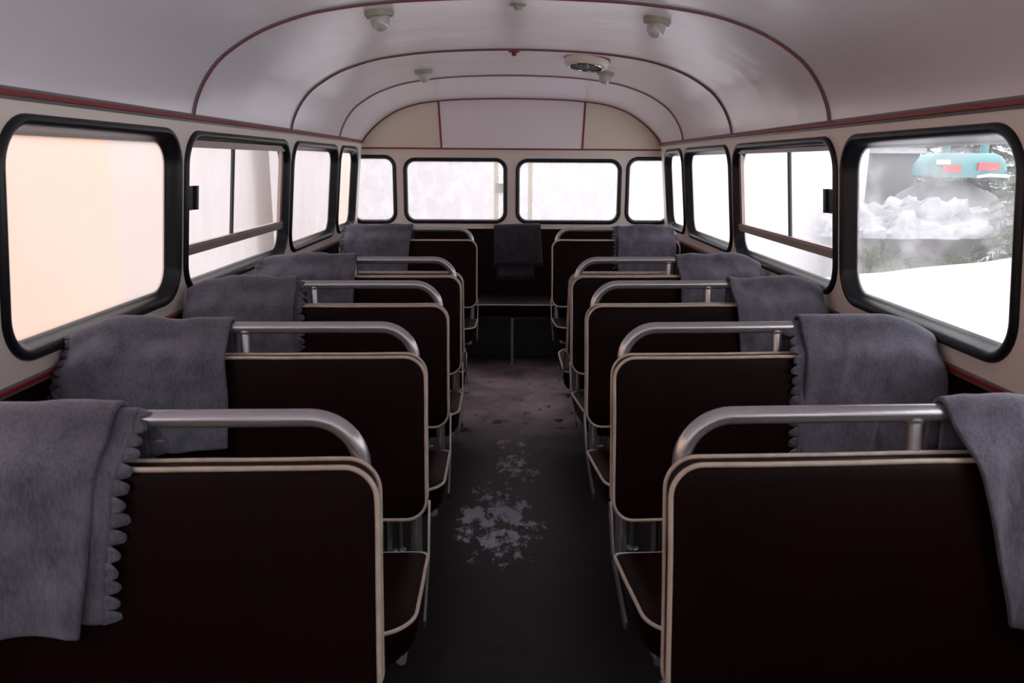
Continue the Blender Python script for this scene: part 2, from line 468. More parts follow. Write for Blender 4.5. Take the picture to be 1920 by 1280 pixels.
for s in (-1, 1):
    zz = TRIMZ[s]
    path = [(s * (WX(zz)), Y0 + 0.01, zz), (s * WX(zz), 6.44, zz)]
    o = strip('trim_%d' % tn, path, lambda i, s=s: Vector((-s, 0, 0)), lambda i: Vector((0, 0, 1)), 0.030, 0.006, 0.016, 0.012)
    struct(o, 'long red moulding above the side windows'); tn += 1
    zz = WAIST
    path = [(s * (WX(zz)), Y0 + 0.01, zz), (s * WX(zz), 6.40, zz)]
    o = strip('trim_%d' % tn, path, lambda i, s=s: Vector((-s, 0, 0)), lambda i: Vector((0, 0, 1)), 0.026, 0.005, 0.014, 0.009)
    struct(o, 'red moulding along the waist rail below the side windows'); tn += 1
path = [(-1.178, 6.425, 1.563), (1.184, 6.425, 1.558)]
o = strip('trim_%d' % tn, path, lambda i: Vector((0, -1, 0)), lambda i: Vector((0, 0, 1)), 0.013, 0.004, 0.011, 0.008); struct(o, 'red moulding above the rear windows'); tn += 1
for x0, x1 in ((-0.567, -0.548), (0.572, 0.556)):
    path = [(x0, 6.425, roof_z(x0, 6.42) - 0.004), (x1, 6.425, 1.562)]
    o = strip('trim_%d' % tn, path, lambda i: Vector((0, -1, 0)), lambda i: Vector((1, 0, 0)), 0.015, 0.004, 0.013, 0.008)
    struct(o, 'short upright red moulding on the rear wall'); tn += 1

# ------------------------------------------------------------------ windows
def ring_sweep(a, b, z0, z1, R, prof, mapf, n=10):
    mbs = MB(); rows = []
    for (u, nn) in prof:
        rows.append([mapf(p[0], p[1], nn) for p in rr(a + u, b - u, z0 + u, z1 - u, max(R - u, 0.02), n)])
    k = len(rows[0])
    for r in rows: mbs.v += r
    for i in range(len(rows) - 1):
        for j in range(k): mbs.f.append((i * k + j, i * k + (j + 1) % k, (i + 1) * k + (j + 1) % k, (i + 1) * k + j))
    return mbs
def pane_mesh(a, b, z0, z1, R, nn, mapf, th=0.004):
    p = rr(a, b, z0, z1, R, 8); k = len(p); mbs = MB()
    mbs.add([mapf(x, z, nn) for x, z in p], [tuple(range(k))])
    return mbs
PROF = [(0, 0.004), (0.001, -0.006), (0.006, -0.013), (0.015, -0.015), (0.025, -0.011), (0.032, -0.002), (0.038, 0.012), (0.045, 0.024), (0.051, 0.031), (0.051, 0.040), (0.010, 0.040)]
wi = 1
for s in (-1, 1):
    z0, z1 = win_z(s); mp = wallmap(s)
    for i, (a, b) in enumerate(WIN):
        f = ring_sweep(a, b, z0, z1, 0.13, PROF, mp).build('window_%d' % wi, M['rubber'], angle=60)
        struct(f); wi += 1
        gm = M['bare'] if i < 2 else M['clear'] if (s > 0 and i == 2) else M['mist_heavy' if (s < 0 and i == 2) else 'mist']
        pane_mesh(a + 0.046, b - 0.046, z0 + 0.046, z1 - 0.046, 0.085, 0.034, mp).build('pane', gm, f, smooth=False)
        if i == 3:
            # sliding quarter lights: head rail, cross bar, sash edges, latch
            t = MB()
            def bar(t, ya, yb, za, zb, na, nb):
                vs = [mp(y, z, n_) for y in (ya, yb) for z in (za, zb) for n_ in (na, nb)]
                t.add(vs, [(0, 1, 3, 2), (4, 6, 7, 5), (0, 4, 5, 1), (2, 3, 7, 6), (0, 2, 6, 4), (1, 5, 7, 3)])
            bar(t, a + 0.05, b - 0.05, 1.508, 1.536, 0.006, 0.03); bar(t, a + 0.05, b - 0.05, 1.512, 1.518, 0.002, 0.03); t.build('head_rail', M['bronze'], f, smooth=False)
            t = MB(); bar(t, a + 0.045, b - 0.045, 1.107, 1.147, 0.008, 0.03); bar(t, a + 0.045, b - 0.045, 1.118, 1.124, 0.003, 0.03); bar(t, a + 0.045, b - 0.045, 1.133, 1.139, 0.003, 0.03)
            t.build('cross_bar', M['bronze'], f, smooth=False)
            t = MB(); bar(t, 3.547, 3.552, 1.147, 1.51, 0.018, 0.03); bar(t, 3.534, 3.539, 1.147, 1.51, 0.022, 0.03); t.build('sash_edge', M['sash'], f, smooth=False)
            t = MB(); bar(t, b - 0.085, b - 0.05, 1.147, 1.508, 0.014, 0.03); t.build('sash_stile', M['bronze'], f, smooth=False)
            t = MB(); bar(t, a + 0.018, a + 0.088, 1.280, 1.368, -0.012, 0.004); bar(t, a + 0.070, a + 0.092, 1.280, 1.368, -0.020, 0.004); t.build('latch', M['plastic'], f, smooth=False)
PROFR = [(0, 0.002), (0.001, -0.006), (0.006, -0.010), (0.016, -0.011), (0.026, -0.006), (0.031, 0.004), (0.033, 0.014), (0.033, 0.026), (0.008, 0.026)]
for (a, b), (za, zb) in zip(REARWIN, RZ):
    mp = lambda x, z, n: (x, YR + n, z)
    f = ring_sweep(a, b, za, zb, 0.095, PROFR, mp).build('window_%d' % wi, M['rubber'], angle=60); struct(f); wi += 1
    pane_mesh(a + 0.030, b - 0.030, za + 0.030, zb - 0.030, 0.065, 0.018, mp).build('pane', M['mist_rear'], f, smooth=False)

for a, b in FRONTWIN:
    mp = lambda x, z, n: (x, Y0 - n, z)
    f = ring_sweep(a - 0.01, b + 0.01, 0.87, 1.61, 0.11, PROF, mp).build('window_%d' % wi, M['rubber'], angle=60); struct(f); wi += 1
    pane_mesh(a + 0.03, b - 0.03, 0.91, 1.57, 0.08, 0.034, mp).build('pane', M['bare'], f, smooth=False)

# ------------------------------------------------------------------ seats
SH = 0.13      # lean of the backrest
def seat_prof_slab(x0, x1, z0, z1, r, yf, yb, puff, puffb=0.004):
    """upholstered slab seen from the front: rounded rectangle in x,z with puffed faces; yf/yb functions of z"""
    ins = [0.0, 0.004, 0.012, 0.03, 0.07, 0.13, 0.20]
    dep = [0.0, 0.45, 0.8, 1.0, 1.35, 1.6, 1.7]
    b = MB(); rings = []
    for u, d in reversed(list(zip(ins, dep))): rings.append([(p[0], yf(p[1]) - puff * d, p[1]) for p in rr(x0 + u, x1 - u, z0 + u, z1 - u, max(r - u * 0.6, 0.012), 8)])
    for u, d in zip(ins, dep): rings.append([(p[0], yb(p[1]) + puffb * d, p[1]) for p in rr(x0 + u, x1 - u, z0 + u, z1 - u, max(r - u * 0.6, 0.012), 8)])
    k = len(rings[0])
    for r_ in rings: b.v += r_
    for i in range(len(rings) - 1):
        for j in range(k): b.f.append((i * k + j, i * k + (j + 1) % k, (i + 1) * k + (j + 1) % k, (i + 1) * k + j))
    b.f.append(tuple(range(k))); b.f.append(tuple((len(rings) - 1) * k + j for j in range(k)))
    return b
def pipe_loop(pts, r, jit=0.0012, seed=0):
    rnd = random.Random(seed); out = []
    for i, p in enumerate(pts):
        p = Vector(p); out.append(p + Vector((noise.noise(p * 9 + Vector((seed, 0, 0))), noise.noise(p * 9 + Vector((0, seed, 5))), noise.noise(p * 9 + Vector((3, 0, seed))))) * jit)
    return out
def densify(pts, step=0.03, closed=True):
    out = []; N = len(pts)
    for i in range(N if closed else N - 1):
        a = Vector(pts[i]); b = Vector(pts[(i + 1) % N]); d = (b - a).length
        if d < 1e-5: continue
        k = max(1, int(d / step))
        for j in range(k): out.append(a + (b - a) * j / k)
    if not closed: out.append(Vector(pts[-1]))
    return out
def make_seat(side, rail=True, fdir=1, seed=1):
    """fdir=1: faces the camera (towards -Y).  Local frame: origin on the floor below the backrest top edge."""
    cx = 0.70
    xa = (0.236 if side < 0 else 0.288); xb = 1.165
    X = lambda x: side * (x - cx)
    root = empty('bus_seat')
    fy = lambda y: y * fdir
    def build(mb_, name, m_, par=root, **kw):
        mb_.v = [(X(v[0]), fy(v[1]), v[2]) for v in mb_.v]
        return mb_.build(name, m_, par, **kw)
    yF = lambda z: (z - 0.935) * SH
    yB = lambda z: (z - 0.935) * SH + 0.042
    back = build(seat_prof_slab(xa, xb, 0.487, 0.935, 0.055, yF, yB, 0.006), 'backrest', M['vinyl'])
    for yy, r_ in ((yF, 0.0048), (yB, 0.0042)):
        loop = [(p[0], yy(p[1]), p[1]) for p in rr(xa - 0.002, xb + 0.002, 0.485, 0.937, 0.056, 10)]
        t = MB().tube(pipe_loop(densify(loop), r_, seed=seed), r_, 8, closed=True)
        build(t, 'piping', M['piping'], back)
    # cushion, plan outline in x,y; front corners generous
    D0, D1 = -0.54, -0.105
    pl = []
    xo = xb - 0.005; xi = xa - 0.006
    def corner(cx_, cy_, r, a0, a1, n=8): return [(cx_ + r * math.cos(a0 + (a1 - a0) * i / n), cy_ + r * math.sin(a0 + (a1 - a0) * i / n)) for i in range(n + 1)]
    pl += corner(xi + 0.115, D0 + 0.115, 0.11, PI, 1.5 * PI, 10)
    pl += corner(xo - 0.11, D0 + 0.11, 0.11, 1.5 * PI, 2 * PI, 10)
    pl += corner(xo - 0.02, D1 - 0.02, 0.02, 0, PI / 2, 3)
    pl += corner(xi + 0.02, D1 - 0.02, 0.02, PI / 2, PI, 3)
    zt = lambda y: 0.405 + (D1 - y) * 0.055
    ccx = (xi + xo) / 2; ccy = (D0 + D1) / 2
    b = MB(); rings = []
    for sc_, dz in ((0.55, 0.022), (0.8, 0.019), (0.93, 0.012), (0.98, 0.005), (1.0, 0.0), (0.998, -0.03), (0.985, -0.07), (0.93, -0.095)):
        rings.append([(ccx + (x - ccx) * (1 - (1 - sc_) * 0.6) , ccy + (y - ccy) * sc_, zt(y) + dz) for x, y in pl])
    k = len(pl)
    for r_ in rings: b.v += r_
    for i in range(len(rings) - 1):
        for j in range(k): b.f.append((i * k + j, i * k + (j + 1) % k, (i + 1) * k + (j + 1) % k, (i + 1) * k + j))
    b.f.append(tuple(range(k))); b.f.append(tuple((len(rings) - 1) * k + j for j in range(k)))
    cu = build(b, 'cushion', M['vinyl'])
    loop = [(ccx + (x - ccx) * 1.004, ccy + (y - ccy) * 1.004, zt(y) + 0.001) for x, y in pl]
    build(MB().tube(pipe_loop(densify(loop), 0.0048, seed=seed + 3), 0.0048, 8, closed=True), 'piping', M['piping'], cu)
    # tubular frame / grab rail
    if rail:
        xr = xa + 0.032; xw = 1.165; zr = 1.008; R = 0.092; yr = 0.064
        yl = lambda z: yr + min(0, z - 0.935) * SH
        path = [(xr, yl(z) , z) for z in (0.335, 0.45, 0.6, 0.8, zr - R)]
        path += [(xr + R - R * math.cos(a), yr, zr - R + R * math.sin(a)) for a in [PI / 2 * i / 10 for i in range(1, 11)]]
        path += [(x, yr, zr) for x in (0.5, 0.7, 0.9)]
        path += [(xw - R + R * math.sin(a), yr, zr - R + R * math.cos(a)) for a in [PI / 2 * i / 10 for i in range(0, 11)]]
        path += [(xw, yl(z), z) for z in (0.8, 0.6, 0.45, 0.335)]
        build(MB().tube(path, 0.0165, 16), 'grab_rail', M['tube'])
        xp = 0.735 if side < 0 else 0.758
        pt = MB().tube([(xp, yr - 0.002, 1.0), (xp, yr - 0.012, 0.93), (xp, yr - 0.018, 0.88)], 0.0135, 14)
        pt.tube([(xp, yr, 0.996), (xp, yr - 0.001, 0.988)], [0.0185, 0.0155], 14)
        build(pt, 'rail_post', M['tube'])
    else:
        for x in (xa + 0.032, 1.13):
            build(MB().tube([(x, 0.050 + (z - 0.935) * SH, z) for z in (0.335, 0.45, 0.6, 0.88)], 0.013, 12), 'back_tube', M['tube'])
    # flat side brackets from backrest to below the cushion
    for x in (xa - 0.010, xb + 0.008):
        p0 = Vector((x, -0.045, 0.53)); p1 = Vector((x, -0.11, 0.40)); p2 = Vector((x, -0.30, 0.315)); t = MB()
        for q0, q1 in ((p0, p1), (p1, p2)):
            d = (q1 - q0).normalized(); ax = Vector((1, 0, 0)); pr = d.cross(ax)
            t.obox((q0 + q1) / 2, d, ax, pr, (q1 - q0).length / 2 + 0.005, 0.003, 0.014)
        build(t, 'side_bracket', M['tube'], smooth=False)
    # under-seat frame
    for x in (xa + 0.032, 1.13):
        build(MB().tube([(x, 0.064 - 0.6 * SH + 0.0, 0.335), (x, -0.10, 0.318), (x, -0.48, 0.330)], 0.0125, 12), 'side_rail', M['tube'])
    for y in (-0.13, -0.42):
        build(MB().tube([(xa + 0.032, y, 0.316), (1.13, y, 0.316)], 0.0115, 10), 'cross_tube', M['tube'])
    for x in (0.425 if side < 0 else 0.47, 1.02):
        for y, y2 in ((-0.13, -0.10), (-0.42, -0.44)):
            t = MB().tube([(x, y, 0.316), (x, y2, 0.006)], 0.0125, 12); t.lathe([(0.026, 0), (0.026, 0.006), (0.014, 0.010)], (x, y2, 0.0), n=16)
            build(t, 'leg', M['tube'])
    return root

ROWY = {-1: [1.302, 2.111, 2.906, 3.679, 5.457], 1: [1.338, 2.130, 2.937, 3.711, 5.492]}
YAW = {-1: math.radians(2.2), 1: math.radians(3.4)}
SEATS = {}
wordside = {-1: 'left', 1: 'right'}
rowword = ['nearest full one, largest in view', 'second nearest, with cream piping', 'third nearest, with cream piping', 'fourth nearest, backed by a railless seat', 'farthest one, beside the rear bench']
for s in (-1, 1):
    proto = None
    rows_ = list(enumerate(ROWY[s]))
    for i, y in rows_:
        if proto is None: proto = o = make_seat(s, seed=3 + s)
        else: o = copy_tree(proto)
        o.location = (s * 0.70, y + (0.014 if s > 0 else -0.006), 0); o.rotation_euler = (0, 0, YAW[s] if i < 4 else YAW[s] * 0.4)
        tag(o, 'brown bus seat %s of the aisle, %s' % (wordside[s], rowword[i]), 'bus seat', 'brown vinyl bus seats with grey grab rails')
        SEATS[(s, i)] = o
o = copy_tree(SEATS[(1, 0)]); o.location = (0.70, 0.535, 0); o.rotation_euler = (0, 0, YAW[1])
tag(o, 'bus seat at the bottom right edge, only its grey grab rail in view', 'bus seat', 'brown vinyl bus seats with grey grab rails')
SEATS[(1, -1)] = o
for s in (-1, 1):
    o = make_seat(s, rail=False, fdir=-1, seed=9 + s)
    o.location = (s * 0.70, ROWY[s][3] + (0.170 if s < 0 else 0.175), 0); o.rotation_euler = (0, 0, YAW[s] * 0.7)
    tag(o, 'rear-facing brown bus seat without rail, %s of aisle, backing the fourth row' % wordside[s], 'bus seat', 'rear-facing bus seats')

# rear bench
rb = empty('rear_bench', (0, 6.0, 0))
yF = lambda z: 0.355 + (z - 0.95) * 0.12; yB = lambda z: 0.40 + (z - 0.95) * 0.05
b = seat_prof_slab(-1.19, 1.19, 0.42, 0.945, 0.03, yF, yB, 0.006); bk = b.build('backrest', M['vinyl'], rb)
MB().tube(pipe_loop(densify([(p[0], yF(p[1]), p[1]) for p in rr(-1.192, 1.192, 0.418, 0.947, 0.032, 8)], 0.05), 0.004), 0.004, 8, closed=True).build('piping', M['piping'], bk)
prof = [(-0.225, 0.352), (-0.25, 0.37), (-0.258, 0.42), (-0.25, 0.443), (-0.22, 0.452), (0.0, 0.455), (0.30, 0.44), (0.33, 0.40), (0.33, 0.352)]
b = MB(); k = len(prof)
for x in (-1.21, 1.21): b.v += [(x, y, z) for y, z in prof]
b.f = [(i, (i + 1) % k, k + (i + 1) % k, k + i) for i in range(k)] + [tuple(range(k)), tuple(range(2 * k - 1, k - 1, -1))]
cu = b.build('cushion', M['vinyl'], rb, angle=50)
MB().tube(pipe_loop(densify([(-1.2, -0.255, 0.440), (1.2, -0.255, 0.440)], 0.05, False), 0.005), 0.005, 8).build('piping', M['piping'], cu)
MB().box(-1.21, 1.21, -0.245, -0.225, 0.328, 0.352).build('front_rail', M['plastic'], rb, smooth=False)
MB().box(-1.21, 1.21, -0.10, -0.08, 0.0, 0.352).build('kick_panel', M['plastic'], rb, smooth=False)
t = MB().tube([(0.012, -0.27, 0.0), (0.012, -0.235, 0.34)], 0.014, 14); t.lathe([(0.03, 0), (0.03, 0.006), (0.016, 0.01)], (0.012, -0.27, 0), n=18); t.build('leg', M['tube'], rb)
tag(rb, 'full-width brown vinyl bench across the rear wall under the windows', 'bench')

# ------------------------------------------------------------------ blankets
def chaikin(p, it=2):
    for _ in range(it):
        q = [p[0]]
        for a, b in zip(p, p[1:]): q += [a * 0.75 + b * 0.25, a * 0.25 + b * 0.75]
        q.append(p[-1]); p = q
    return p
def resample(p, n):
    d = [0]
    for a, b in zip(p, p[1:]): d.append(d[-1] + (b - a).length)
    out = []; j = 0
    for i in range(n):
        t = d[-1] * i / (n - 1)
        while j < len(p) - 2 and d[j + 1] < t: j += 1
        f = (t - d[j]) / max(1e-9, d[j + 1] - d[j]); out.append(p[j] + (p[j + 1] - p[j]) * min(max(f, 0), 1))
    return out
def rail_z(x):
    zr = 1.008
    return zr - 2.0 * max(0.0, x - 1.045) ** 2
def blanket(side, seat, xa, xw, zba, zbw, fringe, seed, slant=0.0, two=True, amp=1.0, lump=0.0, under=0.03, fold_x=None):
    """folded wool blanket over the grab rail; local frame of its seat. xa/xw: aisle and window edges, zba/zbw bottoms there"""
    cx = 0.70; NU, NS = 56, 64
    def sheet(off, xa, xw, zba, zbw, zback, seed):
        rows = []; th = 0.007
        for iu in range(NU):
            u = iu / (NU - 1); 
            zb = zba + (zbw - zba) * u + 0.006 * noise.noise(Vector((u * 4, seed, 0)))
            x = xa + (xw - xa) * u
            zr = rail_z(x); r = 0.0165 + 0.004 + off
            yr = 0.064
            pf = [Vector((yr + r, zback)), Vector((yr + r, (zback + zr) / 2)), Vector((yr + r, zr))]
            pf += [Vector((yr + r * math.cos(a), zr + r * math.sin(a))) for a in (PI * .2, PI * .4, PI * .6, PI * .8)]
            pf += [Vector((yr - r - 0.004, zr - 0.010)), Vector((-0.012 - off, min(zr - 0.045, 0.950))), Vector((-0.020 - off, min(zr - 0.07, 0.925)))]
            zf = [0.88, 0.80, 0.70, 0.60, 0.52]
            for z in [z for z in zf if z > zb + 0.03] + [zb]: pf.append(Vector(((z - 0.935) * SH - 0.021 - off, z)))
            pr = resample(chaikin(pf), NS); row = []
            L = sum((b - a).length for a, b in zip(pr, pr[1:])); acc = 0
            for js in range(NS):
                a = pr[max(js - 1, 0)]; b = pr[min(js + 1, NS - 1)]; t = (b - a).normalized(); nrm = Vector((t.y, -t.x)) * -1
                # outward normal of the arch
                nrm = Vector((-t.y, t.x)) if False else Vector((t.y, -t.x))
                s_ = js / (NS - 1)
                p3 = Vector((x * 1.0, s_ * L, seed * 1.7))
                hang = max(0.0, (s_ - 0.45) / 0.55)
                d = 0.0045 * noise.noise(Vector((x * 14, s_ * L * 5, seed))) + 0.017 * amp * noise.noise(Vector((x * 6.5 + 0.6 * math.sin(s_ * 5), s_ * L * 2.2, seed + 7)))
                fold = noise.noise(Vector((x * 12 + s_ * 3.2 * (1 if seed % 2 else -1), s_ * 1.6, seed + 13)))
                d += 0.015 * amp * (0.25 + hang) * (abs(fold) * 2 - 0.3)
                if lump: d += lump * max(0, noise.noise(Vector((x * 9, s_ * L * 7, seed + 31))))
                d = max(d, -0.002) + 0.004
                sx_ = slant * hang * (1 - u) + 0.006 * noise.noise(Vector((s_ * L * 6, u * 2, seed + 3)))
                pp = pr[js] + nrm * d * -1
                row.append((side * (x + sx_ - cx), pp.x, pp.y))
            rows.append(row)
        return rows
    top = sheet(0.016 if two else 0.004, xa, xw, zba, zbw, 0.74, seed)
    b = MB(); b.grid(top)
    if two:
        if fringe == 'aisle': xa2, xw2 = xa - under, xw - 0.01
        elif fringe == 'wall': xa2, xw2 = xa + 0.012, min(xw + under * 0.5, 1.215)
        else: xa2, xw2 = xa + 0.015, xw - 0.012
        low = sheet(0.003, xa2, xw2, zba + 0.018, zbw + 0.015, 0.70, seed + 5)
        b.grid(low)
    root = b.build('blanket', M['wool'])
    md = root.modifiers.new('thick', 'SOLIDIFY'); md.thickness = 0.009; md.offset = 0.0
    sb = root.modifiers.new('sub', 'SUBSURF'); sb.levels = 1; sb.render_levels = 1
    root.location = seat.location; root.rotation_euler = seat.rotation_euler
    # scalloped whip-stitched edge
    if fringe:
        for lay in ([low] if (two and fringe == 'aisle') else ([top, low] if two else [top])):
            edge = lay[0] if fringe == 'aisle' else lay[-1]
            out = -1 if fringe == 'aisle' else 1
            e = [Vector(p) for p in edge]; rnd = random.Random(seed)
            L = sum((q - p).length for p, q in zip(e, e[1:])); n = int(L / 0.029); er = resample(e, n * 6 + 1)
            t = MB()
            for k in range(n):
                seg = er[k * 6:k * 6 + 7]; ln = 0.024 + rnd.uniform(-.004, .006); curl = rnd.uniform(-0.012, 0.012); rows = []
                for j, p in enumerate(seg):
                    f = j / 6 * 2 - 1; le = ln * math.sqrt(max(0.02, 1 - (abs(f) ** 2.6)))
                    mid = seg[3]; q = mid + (p - mid) * 0.93; row = []
                    for m_ in range(5):
                        g = m_ / 4
                        row.append((q.x + out * side * (le * g - 0.004), q.y + curl * g * g + 0.004 * math.sin(f * 1.5) * g, q.z - 0.004 * g))
                    rows.append(row)
                t.grid(rows)
            fo = t.build('fringe', M['wool'], root); m2 = fo.modifiers.new('thick', 'SOLIDIFY'); m2.thickness = 0.006; m2.offset = 0.0
    return root

BL = [
 (-1, 0, 0.690, 1.19, 0.655, 0.655, 'aisle', 11, 0.05, dict(amp=0.7, under=0.035), 'grey wool blanket over the rail of the nearest left seat, scalloped edge to the aisle'),
 (-1, 1, 0.765, 1.20, 0.700, 0.665, 'wall', 23, 0.0, dict(amp=1.0), 'grey wool blanket on the second left seat, scalloped edge against the big window'),
 (-1, 2, 0.795, 1.20, 0.700, 0.70, 'aisle', 35, 0.0, dict(amp=1.0, under=0.012), 'grey wool blanket on the third left seat, stitched edge to the aisle'),
 (-1, 3, 0.722, 1.15, 0.680, 0.70, 'wall', 47, 0.0, dict(amp=1.1), 'grey wool blanket on the fourth left seat below the sliding window'),
 (-1, 4, 0.672, 1.13, 0.690, 0.70, 'wall', 59, 0.035, dict(amp=0.9), 'small grey wool blanket on the last left seat, beside the rear bench'),
 (1, 0, 0.805, 1.20, 0.640, 0.62, None, 61, 0.10, dict(amp=1.2), 'grey wool blanket cut off by the right edge, slanting off the nearest right rail'),
 (1, 1, 0.815, 1.215, 0.615, 0.66, 'aisle', 73, -0.01, dict(amp=1.3, under=0.015), 'rumpled grey wool blanket with scalloped edge on the second right seat'),
 (1, 2, 0.830, 1.20, 0.690, 0.72, None, 85, 0.04, dict(amp=1.3), 'grey wool blanket with deep folds on the third right seat'),
 (1, 3, 0.785, 1.20, 0.700, 0.74, None, 97, 0.02, dict(amp=1.1), 'grey wool blanket on the fourth right seat below the sliding window'),
 (1, 4, 0.735, 1.135, 0.690, 0.72, 'aisle', 101, 0.0, dict(amp=1.0, under=0.012), 'small grey wool blanket on the last right seat, beside the rear bench'),
]
for (s, i, xa, xw, za, zb, fr, sd, sl, kw, lab) in BL:
    o = blanket(s, SEATS[(s, i)], xa, xw, za, zb, fr, sd, sl, **kw)
    tag(o, lab, 'blanket', 'grey blankets over the grab rails')

# blanket over the middle of the rear bench
def bench_blanket():
    b = MB(); NU, NS = 36, 44
    lays = []
    for off, x0, x1, zb, dx in ((0.004, -0.112, 0.185, 0.575, 0.0), (0.017, -0.136, 0.225, 0.680, 0.03)):
        rows = []
        for iu in range(NU):
            u = iu / (NU - 1); x = x0 + (x1 - x0) * u; top = 0.952 + off + 0.010 * u * (off > 0.01)
            pf = [Vector((6.405, 0.93)), Vector((6.402, top)), Vector((6.38 , top + 0.008)), Vector((6.357 - off, top)), Vector((6.340 - off, 0.90))]
            pf += [Vector((6.336 + (z - 0.95) * 0.12 - off, z)) for z in (0.82, 0.72, zb)]
            pr = resample(chaikin(pf), NS); row = []
            for js, p in enumerate(pr):
                s_ = js / (NS - 1)
                d = 0.006 * noise.noise(Vector((x * 12, s_ * 2, off * 90))) + 0.012 * s_ * max(0, noise.noise(Vector((x * 18 + 2, s_, 4 + off * 50))))
                if u > 0.66 and off > 0.01: d += 0.014 * (u - .66) / .34 * s_
                row.append((x + dx * s_ * u * u, p.x - abs(d), p.y))
            rows.append(row)
        b.grid(rows); lays.append(rows)
    o = b.build('blanket', M['charcoal']); md = o.modifiers.new('thick', 'SOLIDIFY'); md.thickness = 0.007; md.offset = 0
    rnd = random.Random(4)
    for rows in lays:
        t = MB()
        e = resample([Vector(r[-1]) for r in rows], 27)
        for p in e:
            ln = 0.030 + rnd.uniform(-.006, .01); dx = rnd.uniform(-.006, .006)
            t.tube([p + Vector((0, 0, 0.004)), p + Vector((dx * .5, -.002, -ln * .5)), p + Vector((dx, 0.002, -ln))], [0.0042, 0.0045, 0.002], 6)
        t.build('fringe', M['charcoal'], o)
    tag(o, 'charcoal blanket with a fringed hem over the middle of the rear bench', 'blanket')
bench_blanket()

# ------------------------------------------------------------------ ceiling fittings
def lamp(x, y, label):
    n_ = -roof_n(x, y); z = roof_z(x, y); root = empty('ceiling_lamp', (x, y, z))
    # tilt base: shield-shaped plate and a dome bulging downward towards the aisle
    b = MB(); b.lathe([(0.050, -0.004), (0.051, 0.012), (0.047, 0.020), (0.036, 0.024)], (0, 0, 0), n_, 28, sx=1.15); b.build('base', M['lampbase'], root)
    d = MB(); d.lathe([(0.036, 0.018), (0.0365, 0.026), (0.0355, 0.040), (0.032, 0.054), (0.025, 0.065), (0.014, 0.072), (0.004, 0.074)], (0, 0, 0), (n_ + Vector((0, -0.18, 0))).normalized(), 28, sx=1.0)
    g = d.build('glass_dome', M['opal'], root)
    sc_ = MB(); u = n_.cross(Vector((0, 1, 0))).normalized()
    for q in (u * 0.045, u * -0.045): sc_.lathe([(0.004, 0.0), (0.004, 0.022), (0.002, 0.024)], q, n_, 8)
    sc_.build('screws', M['grille'], root)
    return tag(root, label, 'ceiling lamp', 'opal ceiling lamps')
lamp(-0.500, 3.19, 'opal dome ceiling lamp, left one of the larger front pair')
lamp(0.561, 3.27, 'opal dome ceiling lamp, right one of the larger front pair')
lamp(-0.542, 5.12, 'small distant opal ceiling lamp on the left near the rear arch')
lamp(0.575, 5.12, 'small distant opal ceiling lamp beside the round vent')
t = MB().lathe([(0.030, -0.003), (0.030, 0.006), (0.017, 0.010), (0.015, 0.020), (0.006, 0.022)], (0.023, 3.16, roof_z(0.02, 3.16)), Vector((0, 0, -1)), 24)
tag(t.build('ceiling_plug', M['lampbase']), 'small beige round cap in the middle of the ceiling, near the top of the photo', 'ceiling plug')
t = MB().lathe([(0.030, -0.003), (0.029, 0.006), (0.013, 0.009), (0.013, 0.020), (0.010, 0.023)], (0.012, 4.46, roof_z(0.01, 4.46)), Vector((0, 0, -1)), 24)
tag(t.build('ceiling_button', M['red']), 'small red round button on the ceiling ahead of the second arch', 'button')
vx, vy = 0.413, 4.60; vz = roof_z(vx, vy); vn = (-roof_n(vx, vy) + Vector((-0.03, -0.10, 0))).normalized(); vr = empty('ceiling_vent', (vx, vy, vz))
MB().lathe([(0.128, -0.006), (0.129, 0.010), (0.122, 0.013)], (0, 0, 0), vn, 40).build('red_ring', M['red'], vr)
dr = MB(); dr.lathe([(0.122, 0.0), (0.122, 0.034), (0.116, 0.044), (0.104, 0.050), (0.092, 0.048), (0.090, 0.040)], (0, 0, 0), vn, 40); dr.build('drum', M['cream'], vr)
MB().tube([vn * 0.050 + (vn.orthogonal().normalized() * math.cos(a) + vn.cross(vn.orthogonal().normalized()) * math.sin(a)) * 0.092 for a in [2 * PI * i / 36 for i in range(36)]], 0.005, 8, closed=True).build('chrome_rim', M['chrome'], vr)
g = MB(); g.lathe([(0.088, 0.040), (0.088, 0.046), (0.05, 0.049)], (0, 0, 0), vn, 36)
for k_ in range(-5, 6):
    x_ = k_ * 0.0145; h_ = math.sqrt(max(0.0, 0.086 ** 2 - x_ ** 2)); u = vn.cross(Vector((0, 1, 0))).normalized(); v = u.cross(vn).normalized()
    g.tube([u * x_ - v * h_ + vn * 0.051, u * x_ + v * h_ + vn * 0.051], 0.0022, 6)
g.build('grille', M['grille'], vr)
k_ = MB(); k_.lathe([(0.007, 0.046), (0.007, 0.056), (0.003, 0.060)], (0.0, -0.095, 0), vn, 12); k_.lathe([(0.007, 0.046), (0.007, 0.056), (0.003, 0.060)], (0.0, 0.095, 0), vn, 12); k_.build('thumb_screws', M['chrome'], vr)
tag(vr, 'round cream ceiling vent with dark grille and red ring', 'vent')

# ------------------------------------------------------------------ outside
GZ = -0.9
def terrain(name, x0, x1, y0, y1, nx, ny, hf, m_):
    rows = [[(x0 + (x1 - x0) * i / nx, y0 + (y1 - y0) * j / ny, hf(x0 + (x1 - x0) * i / nx, y0 + (y1 - y0) * j / ny)) for i in range(nx + 1)] for j in range(ny + 1)]
    return MB().grid(rows).build(name, m_)
def gh(x, y):
    return GZ + 0.10 * noise.noise(Vector((x * .3, y * .3, 0))) + 0.03 * noise.noise(Vector((x, y, 1)))
tr = terrain('ground', -60, 60, -20, 100, 90, 90, gh, M['snow']); struct(tr, 'white snow field outside the windows')
